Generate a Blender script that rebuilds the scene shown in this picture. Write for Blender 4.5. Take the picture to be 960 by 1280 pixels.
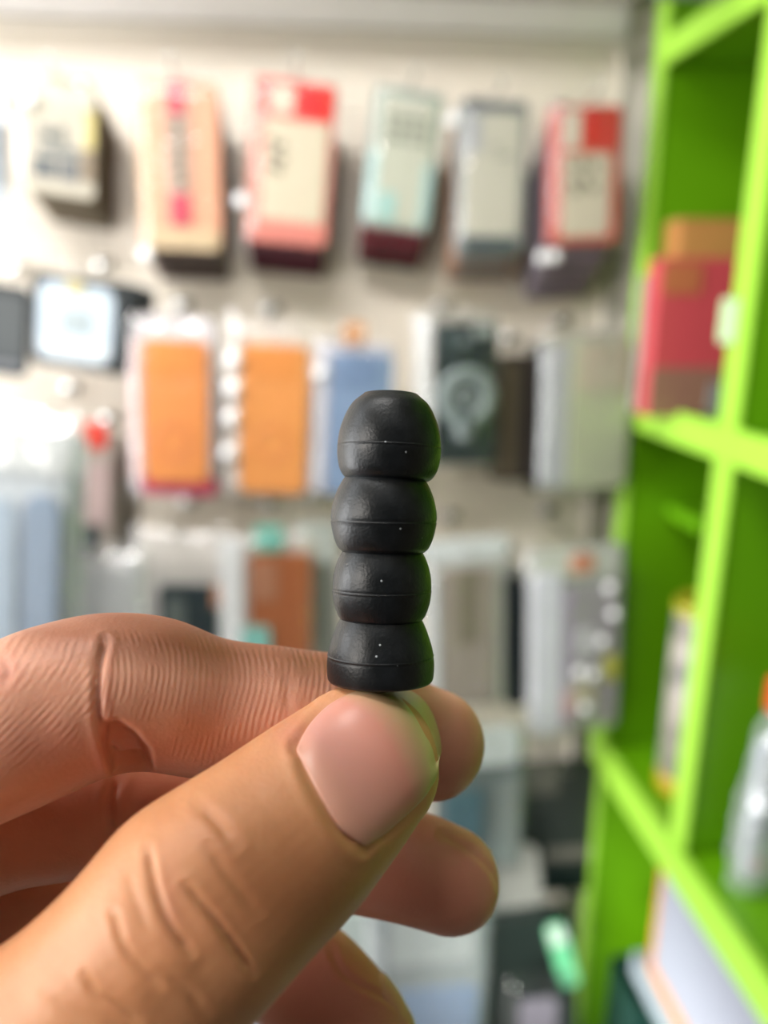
import bpy, bmesh, math, random
import numpy as np
from mathutils import Vector, Matrix
from mathutils.bvhtree import BVHTree

# ------------------------------------------------------------------ camera, world, lights
scn = bpy.context.scene
for o in list(bpy.data.objects):
    bpy.data.objects.remove(o)
rnd = random.Random(7)
PITCH, YAW, FPX = math.radians(15.6), math.radians(6.6), 950.0
CAMZ = 1.40
cam_d = bpy.data.cameras.new('camera'); cam = bpy.data.objects.new('camera', cam_d)
scn.collection.objects.link(cam); scn.camera = cam
cam.location = (0, 0, CAMZ)
cam.rotation_euler = (math.pi/2 - PITCH, 0, -YAW)
cam_d.sensor_fit = 'VERTICAL'; cam_d.sensor_height = 36.0; cam_d.sensor_width = 27.0
cam_d.lens = FPX/1280*36.0
cam_d.clip_start = 0.005; cam_d.clip_end = 50
cam_d.dof.use_dof = True; cam_d.dof.focus_distance = 0.0925; cam_d.dof.aperture_fstop = 9.0

scn.view_settings.view_transform = 'Standard'; scn.view_settings.look = 'None'
scn.view_settings.gamma = 1.0; scn.view_settings.exposure = 0.0
scn.view_settings.use_curve_mapping = False
scn.cycles.transparent_max_bounces = 16

world = bpy.data.worlds.new('world'); scn.world = world; world.use_nodes = True
bg = world.node_tree.nodes['Background']
bg.inputs[0].default_value = (0.93, 0.96, 1.0, 1); bg.inputs[1].default_value = 0.2

def area(name, loc, target, sx, sy, power, col):
    d = bpy.data.lights.new(name, 'AREA'); d.shape = 'RECTANGLE'; d.size = sx; d.size_y = sy
    d.energy = power; d.color = col
    o = bpy.data.objects.new(name, d); scn.collection.objects.link(o)
    o.location = loc
    o.rotation_euler = (Vector(target)-Vector(loc)).to_track_quat('-Z', 'Y').to_euler()
    return o
area('daylight_door', (-0.56, -0.16, CAMZ+0.20), (0, 0.10, CAMZ-0.03), 0.22, 0.3, 4.2, (1.0, 0.94, 0.87))
lamp = area('wall_washer', (-0.48, 0.30, CAMZ+0.58), (-0.22, 0.87, CAMZ-.22), 1.1, 0.12, 7.0, (1.0, 0.98, 0.95))  # added fill that brightens the packet wall, not a known fitting
lamp.data.spread = math.radians(105)
area('shop_lamp', (-0.75, 0.34, CAMZ+0.50), (0.25, 0.8, CAMZ-0.35), 0.12, 0.12, 2.0, (0.95, 0.98, 1.0))
area('shop_entrance', (-1.56, 0.38, CAMZ-0.22), (0.15, 0.80, CAMZ-0.25), 0.6, 1.5, 48, (0.98, 0.99, 1.0))
area('under_shelf_fill', (0.12, 0.38, CAMZ-0.72), (0.52, 0.79, CAMZ-0.80), 0.25, 0.08, 0.6, (1.0, 1.0, 0.92)).data.spread = math.radians(70)  # added fill to lift the bay under the lowest board
area('ceiling_lamp', (0.2, -0.6, 2.62), (0.2, -0.55, 0), 1.1, 0.2, 0.7, (1.0, 0.98, 0.95))

# ------------------------------------------------------------------ helpers
cp, sp_, cw, sw = math.cos(PITCH), math.sin(PITCH), math.cos(YAW), math.sin(YAW)
def ray(x, y):
    r, u = x-480.0, 640.0-y
    lf = FPX*cp+u*sp_; z = -FPX*sp_+u*cp
    return Vector((r*cw+lf*sw, lf*cw-r*sw, z))
CO = Vector((0, 0, CAMZ))
def on_y(x, y, Y): d = ray(x, y); return CO + d*(Y/d.y)
def on_x(x, y, X): d = ray(x, y); return CO + d*(X/d.x)
RV = Vector((cw, -sw, 0)); UV_ = Vector((sw*sp_, cw*sp_, cp)); FV = Vector((sw*cp, cw*cp, -sp_))
def cam2w(x, y, d): return CO + RV*x + UV_*y + FV*d          # metres, camera axes
def lin(h):
    h = h.lstrip('#'); v = [int(h[i:i+2], 16)/255 for i in (0, 2, 4)]
    return tuple((c/12.92 if c <= 0.04045 else ((c+0.055)/1.055)**2.4) for c in v) + (1.0,)

MATS = {}
def mat(name, hexc, rough=0.5, spec=0.5, noise=0.06, scale=60, bump=0.0, metal=0.0, coat=0.0):
    if name in MATS: return MATS[name]
    m = bpy.data.materials.new(name); m.use_nodes = True; nt = m.node_tree; b = nt.nodes['Principled BSDF']
    b.inputs['Roughness'].default_value = rough; b.inputs['Specular IOR Level'].default_value = spec
    b.inputs['Metallic'].default_value = metal; b.inputs['Coat Weight'].default_value = coat
    tc = nt.nodes.new('ShaderNodeTexCoord'); n = nt.nodes.new('ShaderNodeTexNoise')
    n.inputs['Scale'].default_value = scale; n.inputs['Detail'].default_value = 3
    nt.links.new(tc.outputs['Object'], n.inputs['Vector'])
    mx = nt.nodes.new('ShaderNodeMix'); mx.data_type = 'RGBA'
    c = lin(hexc)
    mx.inputs[6].default_value = tuple(max(0, v*(1-noise)) for v in c[:3])+(1,)
    mx.inputs[7].default_value = tuple(min(1, v*(1+noise)) for v in c[:3])+(1,)
    nt.links.new(n.outputs['Fac'], mx.inputs[0]); nt.links.new(mx.outputs[2], b.inputs['Base Color'])
    if bump:
        bp = nt.nodes.new('ShaderNodeBump'); bp.inputs['Strength'].default_value = bump; bp.inputs['Distance'].default_value = 0.002
        nt.links.new(n.outputs['Fac'], bp.inputs['Height']); nt.links.new(bp.outputs[0], b.inputs['Normal'])
    MATS[name] = m
    return m
def C(hexc, rough=0.45, coat=0.0):
    h = hexc.strip('#'); v = [int(int(h[i:i+2], 16)*.86) for i in (0, 2, 4)]
    return mat('plastic_'+h, '#%02x%02x%02x' % tuple(v), rough, coat=coat)

def film_mat(name, tint=(0.95, 0.97, 1, 1), lo=0.04, hi=0.28, haze=0.12):
    m = bpy.data.materials.new(name); m.use_nodes = True; nt = m.node_tree
    for n in list(nt.nodes): nt.nodes.remove(n)
    out = nt.nodes.new('ShaderNodeOutputMaterial'); tr = nt.nodes.new('ShaderNodeBsdfTransparent')
    gl = nt.nodes.new('ShaderNodeBsdfGlossy'); gl.inputs['Roughness'].default_value = 0.16
    df = nt.nodes.new('ShaderNodeBsdfDiffuse'); df.inputs['Color'].default_value = tint
    lw = nt.nodes.new('ShaderNodeLayerWeight'); lw.inputs['Blend'].default_value = 0.35
    mr = nt.nodes.new('ShaderNodeMapRange'); mr.inputs['To Min'].default_value = lo; mr.inputs['To Max'].default_value = hi
    mx1 = nt.nodes.new('ShaderNodeMixShader'); mx1.inputs[0].default_value = haze
    mx2 = nt.nodes.new('ShaderNodeMixShader')
    tc = nt.nodes.new('ShaderNodeTexCoord'); no = nt.nodes.new('ShaderNodeTexNoise'); no.inputs['Scale'].default_value = 45
    bp = nt.nodes.new('ShaderNodeBump'); bp.inputs['Strength'].default_value = 0.8; bp.inputs['Distance'].default_value = 0.004
    L = nt.links.new
    L(tc.outputs['Object'], no.inputs['Vector']); L(no.outputs['Fac'], bp.inputs['Height']); L(bp.outputs[0], gl.inputs['Normal'])
    L(lw.outputs['Facing'], mr.inputs['Value']); L(gl.outputs[0], mx1.inputs[1]); L(df.outputs[0], mx1.inputs[2])
    L(mr.outputs[0], mx2.inputs[0]); L(tr.outputs[0], mx2.inputs[1]); L(mx1.outputs[0], mx2.inputs[2]); L(mx2.outputs[0], out.inputs[0])
    return m
FILM = film_mat('clear_film')
FILM_HAZE = film_mat('hazy_film', (0.85, 0.9, 0.93, 1), 0.2, 0.7, 0.5)
FILM_DENSE = film_mat('white_film', (0.92, 0.93, 0.97, 1), 0.8, 0.97, 0.85)

def link(name, me, m=None, parent=None, smooth=False):
    o = bpy.data.objects.new(name, me); scn.collection.objects.link(o)
    if m is not None and not me.materials: me.materials.append(m)
    if parent is not None: o.parent = parent
    if smooth:
        for p in me.polygons: p.use_smooth = True
    return o
def bm_link(name, bm, m, parent=None, smooth=False):
    bmesh.ops.recalc_face_normals(bm, faces=bm.faces)
    me = bpy.data.meshes.new(name); bm.to_mesh(me); bm.free()
    return link(name, me, m, parent, smooth)
def thing(name, label, cat, loc, group=None, rot=(0, 0, 0)):
    o = bpy.data.objects.new(name, None); scn.collection.objects.link(o); o.empty_display_size = 0.01
    o.location = loc; o.rotation_euler = rot; o['label'] = label; o['category'] = cat
    if group: o['group'] = group
    return o
def add_box(bm, lo, hi):
    r = bmesh.ops.create_cube(bm, size=1.0)
    for v in r['verts']:
        v.co = Vector(((lo[i]+hi[i])/2 + v.co[i]*(hi[i]-lo[i])) for i in range(3))
    return r['verts']
def box(name, lo, hi, m, parent=None, bev=0.0):
    bm = bmesh.new(); add_box(bm, lo, hi)
    if bev: bmesh.ops.bevel(bm, geom=bm.edges[:], offset=bev, segments=2, affect='EDGES', clamp_overlap=True)
    return bm_link(name, bm, m, parent)
def outline(w, h, r, n=5):
    r = min(r, w/2*.99, h/2*.99); pts = []
    for cx, cz, a0 in ((w/2-r, h/2-r, 0), (-w/2+r, h/2-r, 90), (-w/2+r, -h/2+r, 180), (w/2-r, -h/2+r, 270)):
        for k in range(n+1):
            a = math.radians(a0+90*k/n); pts.append((cx+r*math.cos(a), cz+r*math.sin(a)))
    return pts
def slab_bm(x0, x1, z0, z1, yf, yb, r=0.004, bev=0.001, bm=None):
    """rounded rectangle slab, front at yf (smaller y), softened front edge"""
    own = bm or bmesh.new(); w, h = x1-x0, z1-z0; cx, cz = (x0+x1)/2, (z0+z1)/2
    b = min(bev, (yb-yf)*.45, w*.2, h*.2); rings = []
    for y, ins in ((yb, b*.5), (yb-b, 0), (yf+b, 0), (yf+b*.3, b*.3), (yf, b)):
        rings.append([own.verts.new((cx+px, y, cz+pz)) for px, pz in outline(w-2*ins, h-2*ins, max(r-ins, .0003))])
    n = len(rings[0])
    for a, c in zip(rings, rings[1:]):
        for i in range(n): own.faces.new((a[i], a[(i+1) % n], c[(i+1) % n], c[i]))
    own.faces.new(rings[0]); own.faces.new(rings[-1])
    return own
def slab(name, x0, x1, z0, z1, yf, yb, m, parent, r=0.004, bev=0.001):
    return bm_link(name, slab_bm(x0, x1, z0, z1, yf, yb, r, bev), m, parent)
def tube_bm(pts, r, bm=None, n=8):
    own = bm or bmesh.new(); rings = []
    for i, p in enumerate(pts):
        t = (Vector(pts[min(i+1, len(pts)-1)])-Vector(pts[max(i-1, 0)])).normalized()
        a = t.orthogonal().normalized() if i == 0 else (a - t*a.dot(t)).normalized()
        b = t.cross(a); rr = r[i] if isinstance(r, (list, tuple)) else r
        rings.append([own.verts.new(Vector(p)+a*rr*math.cos(k*2*math.pi/n)+b*rr*math.sin(k*2*math.pi/n)) for k in range(n)])
    for q, s in zip(rings, rings[1:]):
        for k in range(n): own.faces.new((q[k], q[(k+1) % n], s[(k+1) % n], s[k]))
    own.faces.new(rings[0]); own.faces.new(rings[-1])
    return own
def structure(o): o['kind'] = 'structure'; return o

# ------------------------------------------------------------------ setting
WALLY = 0.865
M_wall = mat('cream_wall', '#f2eade', 0.6, noise=.04, scale=8)
M_wire = mat('cream_wire', '#efe8dc', 0.4)
M_trim = mat('white_trim', '#eeeae6', 0.5)
M_ledge = mat('grey_ledge', '#d2c8c4', 0.6)
M_floor = mat('grey_floor', '#7d7a76', 0.5, noise=.15, scale=12)
structure(box('wall_back', (-1.6, WALLY+.004, 0), (1.3, WALLY+.05, 2.7), M_wall))
structure(box('wall_right', (0.74, -1.6, 0), (0.78, WALLY+.004, 2.7), mat('taupe_wall', '#6f665c', .6)))
structure(box('floor', (-1.6, -1.6, -0.04), (1.3, WALLY+.05, 0), M_floor))
structure(box('wall_front', (-1.6, -1.65, 0), (1.3, -1.6, 2.7), mat('dark_wall', '#3a3431', .7)))
structure(box('wall_left', (-1.65, -1.6, 0), (-1.6, .2, 2.7), mat('grey_wall', '#8d867e', .7)))
structure(box('ceiling', (-1.65, -1.65, 2.7), (1.3, WALLY+.05, 2.74), M_ledge if False else mat('ceiling_white', '#cfcac2', .7)))
structure(box('trim_1', (-1.2, WALLY-.010, CAMZ+.262), (0.355, WALLY+.004, CAMZ+.292), M_trim, bev=.002))
structure(box('trim_2', (-1.2, WALLY-.12, CAMZ+.292), (0.355, WALLY+.004, CAMZ+.33), M_ledge, bev=.003))

panel = thing('wire_grid_panel', 'cream wire grid wall panel that the phone case packets hang on', 'display panel', (-.3, WALLY, CAMZ-.45))
bm = bmesh.new()
X0, X1, Z0, Z1 = -.85, .65, -.70, .705
x = X0
while x <= X1+1e-6:
    add_box(bm, (x-.0007, -.003, Z0), (x+.0007, -.0015, Z1)); x += .0125
z = Z0
while z <= Z1+1e-6:
    add_box(bm, (X0, -.0015, z-.0007), (X1, 0, z+.0007)); z += .0125
w_ = bm_link('wire_mesh', bm, M_wire, panel); w_['kind'] = 'stuff'
bm = bmesh.new()
for a in ((X0-.004, Z0), (X1, Z0)): add_box(bm, (a[0], -.006, Z0), (a[0]+.004, .004, Z1))
for a in (Z0, Z1-.004): add_box(bm, (X0, -.006, a), (X1, .004, a+.004))
bm_link('panel_frame', bm, M_wire, panel)
M_hook = mat('chrome_hook', '#c9c9c6', 0.25, metal=1.0)
def hook(p, yfront):
    """horizontal rod with raised tip, world position p on the wall"""
    l = WALLY-yfront+.022; q = Vector((p.x, 0, p.z))-Vector((panel.location.x, 0, panel.location.z))
    pts = [(0, .003, .012), (0, -.004, .012), (0, -.006, .004), (0, -.010, 0), (0, -l, 0), (0, -l-.007, .003), (0, -l-.010, .010)]
    bm = tube_bm([(q.x+a, b, q.z+c) for a, b, c in pts], .0013)
    add_box(bm, (q.x-.010, -.006, q.z+.006), (q.x+.010, -.004, q.z+.016))
    bm_link('peg_hook', bm, M_hook, panel, True)

# green shelving unit ------------------------------------------------------------
G_body = mat('green_laminate', '#5c9602', 0.42, noise=.05, scale=6)
G_edge = mat('light_green_edging', '#98cc40', 0.4, noise=.04, scale=20)
XS, XB = .368, .70
unit = thing('shelving_unit', 'bright green laminate shelving unit standing against the wall on the right', 'shelf', (XS, .60, 0))
def ubox(name, lo, hi, m, parent=unit, off=(0, 0, 0)):
    o = box(name, tuple(lo[i]-unit.location[i] for i in range(3)), tuple(hi[i]-unit.location[i] for i in range(3)), m, parent, .0012)
    return o
Z = lambda z: CAMZ+z
def with_edge(name, lo, hi, elo, ehi):
    p = ubox(name, lo, hi, G_body); e = ubox('edging', elo, ehi, G_edge, p); return p
with_edge('end_panel', (XS, .790, 0), (XB, .812, Z(.75)), (XS-.004, .788, 0), (XS, .814, Z(.75)))
with_edge('divider', (XS+.001, .594, Z(-.524)), (XB, .619, Z(.75)), (XS-.003, .592, Z(-.524)), (XS+.001, .621, Z(.75)))
with_edge('shelf_board', (XS+.001, .10, Z(.222)), (XB, .789, Z(.240)), (XS-.006, .10, Z(.218)), (XS+.001, .789, Z(.243)))
with_edge('shelf_board', (XS+.001, .10, Z(-.130)), (XB, .789, Z(-.108)), (XS-.006, .10, Z(-.134)), (XS+.001, .800, Z(-.104)))
with_edge('shelf_board', (XS+.001, .10, Z(-.562)), (XB, .789, Z(-.530)), (XS-.008, .10, Z(-.566)), (XS+.001, .822, Z(-.526)))
ubox('added_ledge', (XS+.045, .715, Z(-.236)), (XB, .789, Z(-.222)), G_body)  # added ledge, its top gives the end panel's lit band
ubox('back_panel', (XB, .05, 0), (XB+.01, .818, Z(.75)), G_body)
ubox('bottom_board', (XS+.002, .10, Z(-1.02)), (XB, .789, Z(-1.0)), mat('dark_base', '#39605a', .5))

# ------------------------------------------------------------------ packets
DARKTXT = '#5b5a55'
def pack(label, tl, tr, br, bl, yf, parts, depth=6, film=None, cat='phone case', name='phone_case', group=None, hk=True, corner=.006, filmpad=.05):
    """corners in the photograph -> a real packet in the plane y = yf (size and lean follow)"""
    P = [on_y(*q, yf) for q in (tl, tr, br, bl)]
    top, bot = (P[0]+P[1])/2, (P[2]+P[3])/2
    w = ((P[1]-P[0]).length+(P[2]-P[3]).length)/2
    ax = (top-bot); h = ax.length; lean = math.atan2(ax.x, ax.z)
    t = thing(name, label, cat, top, group, (0, lean, 0))
    last = 0
    for pr in parts:
        nm, a, b, c, d, col, th = pr[:7]
        y0 = pr[7] if len(pr) > 7 else None; rr = pr[8] if len(pr) > 8 else .002
        mm_ = col if not isinstance(col, str) else C(col)
        yb_ = depth/1000 if y0 is None else y0/1000
        slab(nm, (a-.5)*w, (c-.5)*w, -d*h, -b*h, yb_-th/1000, yb_, mm_, t, rr, .0008)
    if film:
        film_sheet(t, w*(1+filmpad), h*(1+filmpad*.8), w, h, depth/1000, film)
    if hk: hook(top+Vector((0, 0, .004)), yf)
    t['_w'] = w; t['_h'] = h
    return t
def film_sheet(t, w, h, w0, h0, dp, film, amp=.0022, nm='plastic_bag'):
    nx, nz = 12, 22; bm = bmesh.new(); V = []
    for j in range(nz+1):
        row = []
        for i in range(nx+1):
            u, v = i/nx, j/nz
            edge = min(u, 1-u, v, 1-v)
            bul = min(1, edge*7)**.6
            y = dp*.9-bul*(dp+.009)+(rnd.random()-.5)*amp*2
            row.append(bm.verts.new(((u-.5)*w+(rnd.random()-.5)*amp*.5, y, .012-v*(h+.012)+(rnd.random()-.5)*amp*.5)))
        V.append(row)
    for j in range(nz):
        for i in range(nx): bm.faces.new((V[j][i], V[j][i+1], V[j+1][i+1], V[j+1][i]))
    o = bm_link(nm, bm, film, t, True)
    return o
def dup(root, loc, label, group=None, skip=()):
    r = root.copy(); scn.collection.objects.link(r); r.location = loc; r['label'] = label
    if group: r['group'] = group
    for ch in root.children:
        if any(ch.name.startswith(s) for s in skip): continue
        c = ch.copy(); scn.collection.objects.link(c); c.parent = r
    return r
def behind(label, t, n, colour, step=.012, dz=-.004, film=None, trim='#cfc8bc', group=None, thick=9, dx=0.0, name='phone_case'):
    """n packets of one kind hanging behind the front one on its hook"""
    w, h = t['_w'], t['_h']; first = None
    grp = group or 'stack: '+label
    for k in range(n):
        loc = t.location+Vector((dx*(k+1), .012+step*(k+.2), dz*(k+1)-.001))
        lb = label+(', the %s one back' % ('first', 'second', 'third', 'fourth', 'fifth')[k] if n > 1 else '')
        if first is None:
            first = thing(name, lb, 'phone case', loc, grp, t.rotation_euler)
            slab('case_shell', -w*.47, w*.47, -h*.985, -h*.03, -.0035, .0035, C(colour), first, .009, .0015)
            slab('insert_card', -w*.5, w*.5, -h*1.0, .002, .0036, .0050, C(trim), first, .004, .0005)
        else: dup(first, loc, lb, grp)

# --- top row
pack('white packet with a yellow edge, cut off at the left of the top row', (-60, 118), (6, 120), (14, 268), (-56, 270), .79,
     [('insert_card', 0, 0, 1, 1, '#e9eef4', 3), ('yellow_band', .84, .2, .97, .75, '#e2cf6a', 1, 3), ('case_shell', .1, .2, .8, .95, '#cfdcea', 4, 3)], 5, FILM)
B = pack('beige packet with a block of dark grey lettering, second in the top row', (28, 100), (122, 104), (116, 245), (30, 242), .785,
     [('insert_card', 0, 0, 1, 1, '#c2b9a8', 3, 5, .003), ('header', .02, .0, .98, .22, '#cfc8b8', 1.2, 2), ('hang_tab', .3, -.06, .6, .05, '#b39d82', 1.5, 4),
      ('lettering', .22, .40, .42, .52, '#6c6f6b', .6, 1.8, .001), ('lettering', .46, .38, .58, .55, '#767873', .6, 1.8, .001),
      ('lettering', .20, .56, .78, .64, '#7b7e7c', .6, 1.8, .001), ('lettering', .12, .67, .46, .86, '#5f6366', .6, 1.8, .001), ('lettering', .50, .66, .78, .87, '#6a6d6e', .6, 1.8, .001),
      ('yellow_patch', .84, .2, .98, .55, '#d9c77c', .8, 1.6, .001), ('brown_patch', .8, .56, .99, .84, '#8b7963', .8, 1.6, .001)], 6, None)
behind('brown-edged packet behind the beige lettered one', B, 5, '#7a6c55', .015, -.004, trim='#8a7b60')
Cc = pack('peach phone case pack with a crimson and grey centre strip in the top row', (168, 98), (272, 102), (278, 312), (178, 312), .785,
     [('case_shell', 0, 0, 1, 1, '#f2b08f', 7, 6, .008), ('cream_foot', .03, .87, .97, 1.0, '#dcc39c', 1.5, -.9, .004), ('side_band', .0, .03, .14, .86, '#f0cba6', 1.0, -.9, .003),
      ('centre_strip', .34, .0, .64, .86, '#b9a594', 1.2, -1, .001), ('crimson_label', .40, .01, .58, .20, '#d8274a', .8, -2.1, .001),
      ('crimson_label', .38, .66, .62, .85, '#d83a58', .8, -2.1, .001)] +
     [('lettering', .38+.04*(k % 3), .24+.066*k, .52+.03*(k % 3), .275+.066*k, '#7b7263', .6, -2.1, .0008) for k in range(6)], 6, FILM)
behind('dark brown packet hanging behind the peach case', Cc, 5, '#5e4d48', .014, -.005, trim='#7e6d66')
D = pack('red phone case box with one white and one red square above its window', (318, 98), (420, 102), (410, 308), (304, 300), .782,
     [('case_box', 0, 0, 1, 1, '#ee8f80', 8, 8, .007), ('red_header', .10, .02, .97, .22, '#ee3030', 1, -.1, .004), ('cream_window', .17, .24, .93, .86, '#e3d6bd', 1, -.1, .004),
      ('white_square', .22, .04, .50, .21, '#e5dac6', .8, -1.2, .002), ('red_square', .62, .03, .95, .21, '#fb1414', .8, -1.2, .002), ('pink_side', 0.0, .03, .10, .95, '#f0aa98', 1, -.1, .003)] +
     [('lettering', .22+a, .36+b, .30+a, .40+b, '#5b5348', .6, -1.2, .0008) for a, b in ((0, 0), (.12, .02), (.03, .07), (.13, .10), (.02, .15), (.10, .17))], 8, FILM)
behind('maroon packet hanging behind the red box with two squares', D, 5, '#6b2036', .014, -.005, trim='#5a2637')
Ee = pack('aqua edged phone case pack with a pale window in the top row', (470, 110), (556, 116), (536, 288), (450, 284), .785,
     [('case_shell', 0, 0, 1, 1, '#a9b8b0', 8, 7, .007), ('pale_window', .10, .06, .92, .97, '#d2d3c2', 1, -.9, .004), ('aqua_side', .02, .45, .16, .96, '#bfe2e2', 1.2, -1.2, .002),
      ('aqua_patch', .22, .74, .46, .95, '#b0dcd8', .7, -1.9, .002), ('aqua_side', .82, .5, .96, .95, '#b4d4d2', 1.2, -1.2, .002), ('header', .14, .07, .82, .15, '#dad8c8', .7, -1.9, .001)] +
     [('lettering', .2+.17*(k % 4), .18+.075*(k//4), .33+.17*(k % 4), .225+.075*(k//4), '#94978a', .6, -1.9, .0008) for k in range(12)], 8, FILM)
behind('dark red packet hanging just behind the aqua edged one', Ee, 2, '#8d2034', .015, -.012, trim='#862838')
behind('near-black packet at the back of the aqua edged stack', Ee, 2, '#2e3036', .030, -.016, trim='#4b3f3a')
Fp = pack('silver-grey phone case pack with a dark band at its foot, top row', (574, 124), (660, 128), (655, 318), (566, 314), .785,
     [('case_shell', 0, 0, 1, 1, '#a2a6a4', 8, 7, .008), ('dark_header', .08, .01, .94, .07, '#6d747a', 1, -.9, .003), ('cream_window', .12, .08, .90, .88, '#d4d0c0', 1, -.9, .004),
      ('dark_band', .12, .895, .92, .99, '#4b555c', 1, -.9, .003), ('grey_patch', .12, .09, .34, .34, '#bcbcc0', .7, -1.9, .002),
      ('lettering', .5, .28, .62, .31, '#a4a39a', .6, -1.9, .0008), ('lettering', .56, .34, .78, .37, '#a4a39a', .6, -1.9, .0008)], 8, FILM)
behind('grey packet with an orange edge behind the silver-grey one', Fp, 3, '#8b8f92', .016, -.008, trim='#c08a62', dx=.001)
Gp = pack('red phone case box with a white and red striped header, top row', (688, 130), (778, 134), (772, 306), (684, 302), .782,
     [('case_box', 0, 0, 1, 1, '#dc6454', 8, 8, .006), ('white_stripe', .18, .03, .42, .30, '#e6dccb', 1, -.1, .001), ('red_stripe', .50, .02, .72, .30, '#de1d22', 1, -.1, .001), ('red_stripe', .78, .02, .96, .31, '#e03a38', 1, -.1, .001),
      ('cream_window', .18, .34, .86, .95, '#ded4be', 1, -.1, .003)] +
     [('lettering', .28+a, .38+b, .36+a, .44+b, '#6a6558', .6, -1.2, .0008) for a, b in ((0, .02), (.14, 0), (.28, .02), (.02, .14), (.18, .13), (.3, .18), (.06, .2))], 8, FILM)
behind('mauve-grey packet hanging low behind the striped red box', Gp, 4, '#8b7f8c', .016, -.013, trim='#a49aa6', film=FILM)

# --- second row
pack('charcoal packet cut off at the left edge beside the blue-white one', (-70, 350), (36, 352), (34, 466), (-74, 466), .775,
     [('case_shell', 0, 0, 1, 1, '#33383c', 7, 7, .01), ('grey_panel', .45, .12, .96, .8, '#565a5c', 1, -.1, .006), ('foot_label', .4, .84, .95, .92, '#80848a', .8, -.1, .001)], 7, None)
K = pack('black packet with a blue-white rounded window and gold dot in the second row', (40, 346), (168, 346), (160, 462), (38, 462), .775,
     [('case_shell', 0, 0, 1, 1, '#20282c', 7, 7, .008), ('rounded_window', .07, .09, .82, .92, '#d3e2f0', 1.5, 0, .012), ('grey_centre', .3, .35, .6, .62, '#b4bfc4', .8, -1.5, .004),
      ('gold_dot', .33, .05, .52, .22, '#ddcf9e', 1, -1.5, .012), ('pale_band', .12, .7, .78, .88, '#eaf3fb', .8, -1.5, .006)], 7, None)
behind('black packet hanging behind the blue-white window packet', K, 3, '#1b2226', .012, -.002, trim='#2c3236', dx=.004)
ring = lambda t, cx, cz, R, r, y, colour: None
def ring_part(t, nm, cx, cz, R, r, y, m, th=.0012, n=28):
    bm = bmesh.new(); rs = []
    for yy, q in ((y+th, R), (y, R), (y, r), (y+th, r)):
        rs.append([bm.verts.new((cx+q*math.cos(2*math.pi*k/n), yy, cz+q*math.sin(2*math.pi*k/n))) for k in range(n)])
    for a, b in ((0, 1), (1, 2), (2, 3), (3, 0)):
        for k in range(n): bm.faces.new((rs[a][k], rs[a][(k+1) % n], rs[b][(k+1) % n], rs[b][k]))
    return bm_link(nm, bm, m, t, True)
M1 = pack('orange phone case with a crimson foot, left of the two orange ones', (160, 400), (268, 404), (272, 618), (162, 616), .775,
     [('backing_card', 0, -.03, 1, 1, '#ded8dc', 2, 7, .006), ('crimson_foot', .12, .90, 1.0, 1.01, '#c4265c', 3, 5, .004), ('case_shell', .17, .10, .91, .93, '#f49a54', 7, 5, .009),
      ('camera_plate', .26, .12, .78, .30, '#f2964a', 1, -2, .006), ('pink_side', 0, .1, .13, .92, '#f2d4d2', 4, 5, .003)], 7, FILM, filmpad=.1)
ring_part(M1, 'magnet_ring', .0, -.118, .018, .0155, -.0026, C('#ee8a4e'))
behind('crimson packet hanging behind the left orange case', M1, 2, '#b52a58', .013, -.002, trim='#b8a8a4')
M2 = pack('orange phone case beside a row of glints, right of the two orange ones', (286, 404), (388, 408), (384, 622), (280, 618), .775,
     [('backing_card', 0, -.02, 1, 1, '#e0d6cc', 2, 7, .006), ('case_shell', .17, .11, .99, .98, '#f6a258', 7, 5, .009), ('camera_plate', .26, .13, .84, .30, '#f39a4c', 1, -2, .006), ('clear_side', 0, .05, .16, .95, '#d8cfc8', 4, 5, .003)], 7, FILM, filmpad=.08)
ring_part(M2, 'magnet_ring', .006, -.118, .018, .0155, -.0026, C('#f0914e'))
for (px, py) in ((292, 450), (290, 486), (289, 522), (286, 566)):  # white discs painted in as glints on the plastic
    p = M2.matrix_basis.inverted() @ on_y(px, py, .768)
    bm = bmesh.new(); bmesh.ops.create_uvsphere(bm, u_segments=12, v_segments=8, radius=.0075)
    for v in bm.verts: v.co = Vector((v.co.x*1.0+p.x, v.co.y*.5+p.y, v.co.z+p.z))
    bm_link('glint_disc', bm, mat('glossy_dimple', '#f4f4f6', .12, coat=1.0), M2, True)
def add_glint(t, px, py, y, rad=.007):  # flattened white ball standing in for a bright glint
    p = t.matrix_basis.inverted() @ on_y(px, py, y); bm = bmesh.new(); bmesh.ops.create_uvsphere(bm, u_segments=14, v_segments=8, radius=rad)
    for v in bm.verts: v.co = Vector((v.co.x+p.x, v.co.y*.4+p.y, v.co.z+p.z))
    bm_link('glint_disc', bm, mat('glossy_dimple', '#f4f4f6', .12, coat=1.0), t, True)
behind('brown packet hanging behind the right orange case', M2, 3, '#7d6a5c', .013, -.003, trim='#978878')
M3 = pack('blue phone case with an orange tab above it, hanging behind the black tips', (398, 430), (490, 436), (484, 622), (384, 618), .775,
     [('backing_card', 0, -.02, 1, 1, '#cfcdd6', 2, 7, .006), ('case_shell', .2, .04, 1.0, .99, '#8ba3c6', 7, 5, .009), ('camera_plate', .3, .07, .84, .26, '#7c94b8', 1, -2, .006), ('orange_tab', .34, -.15, .62, .0, '#dfa67a', 3, 5, .003),
      ('clear_side', 0, .05, .18, .98, '#d8d4dc', 4, 5, .003)], 7, FILM)
for t_, a_, b_ in ((D, 302, 250), (Gp, 678, 322), (Gp, 694, 320), (Fp, 567, 150), (B, 34, 124), (M3, 400, 466), (Cc, 182, 318)): add_glint(t_, a_, b_, t_.location.y-.003, .0062)
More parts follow.
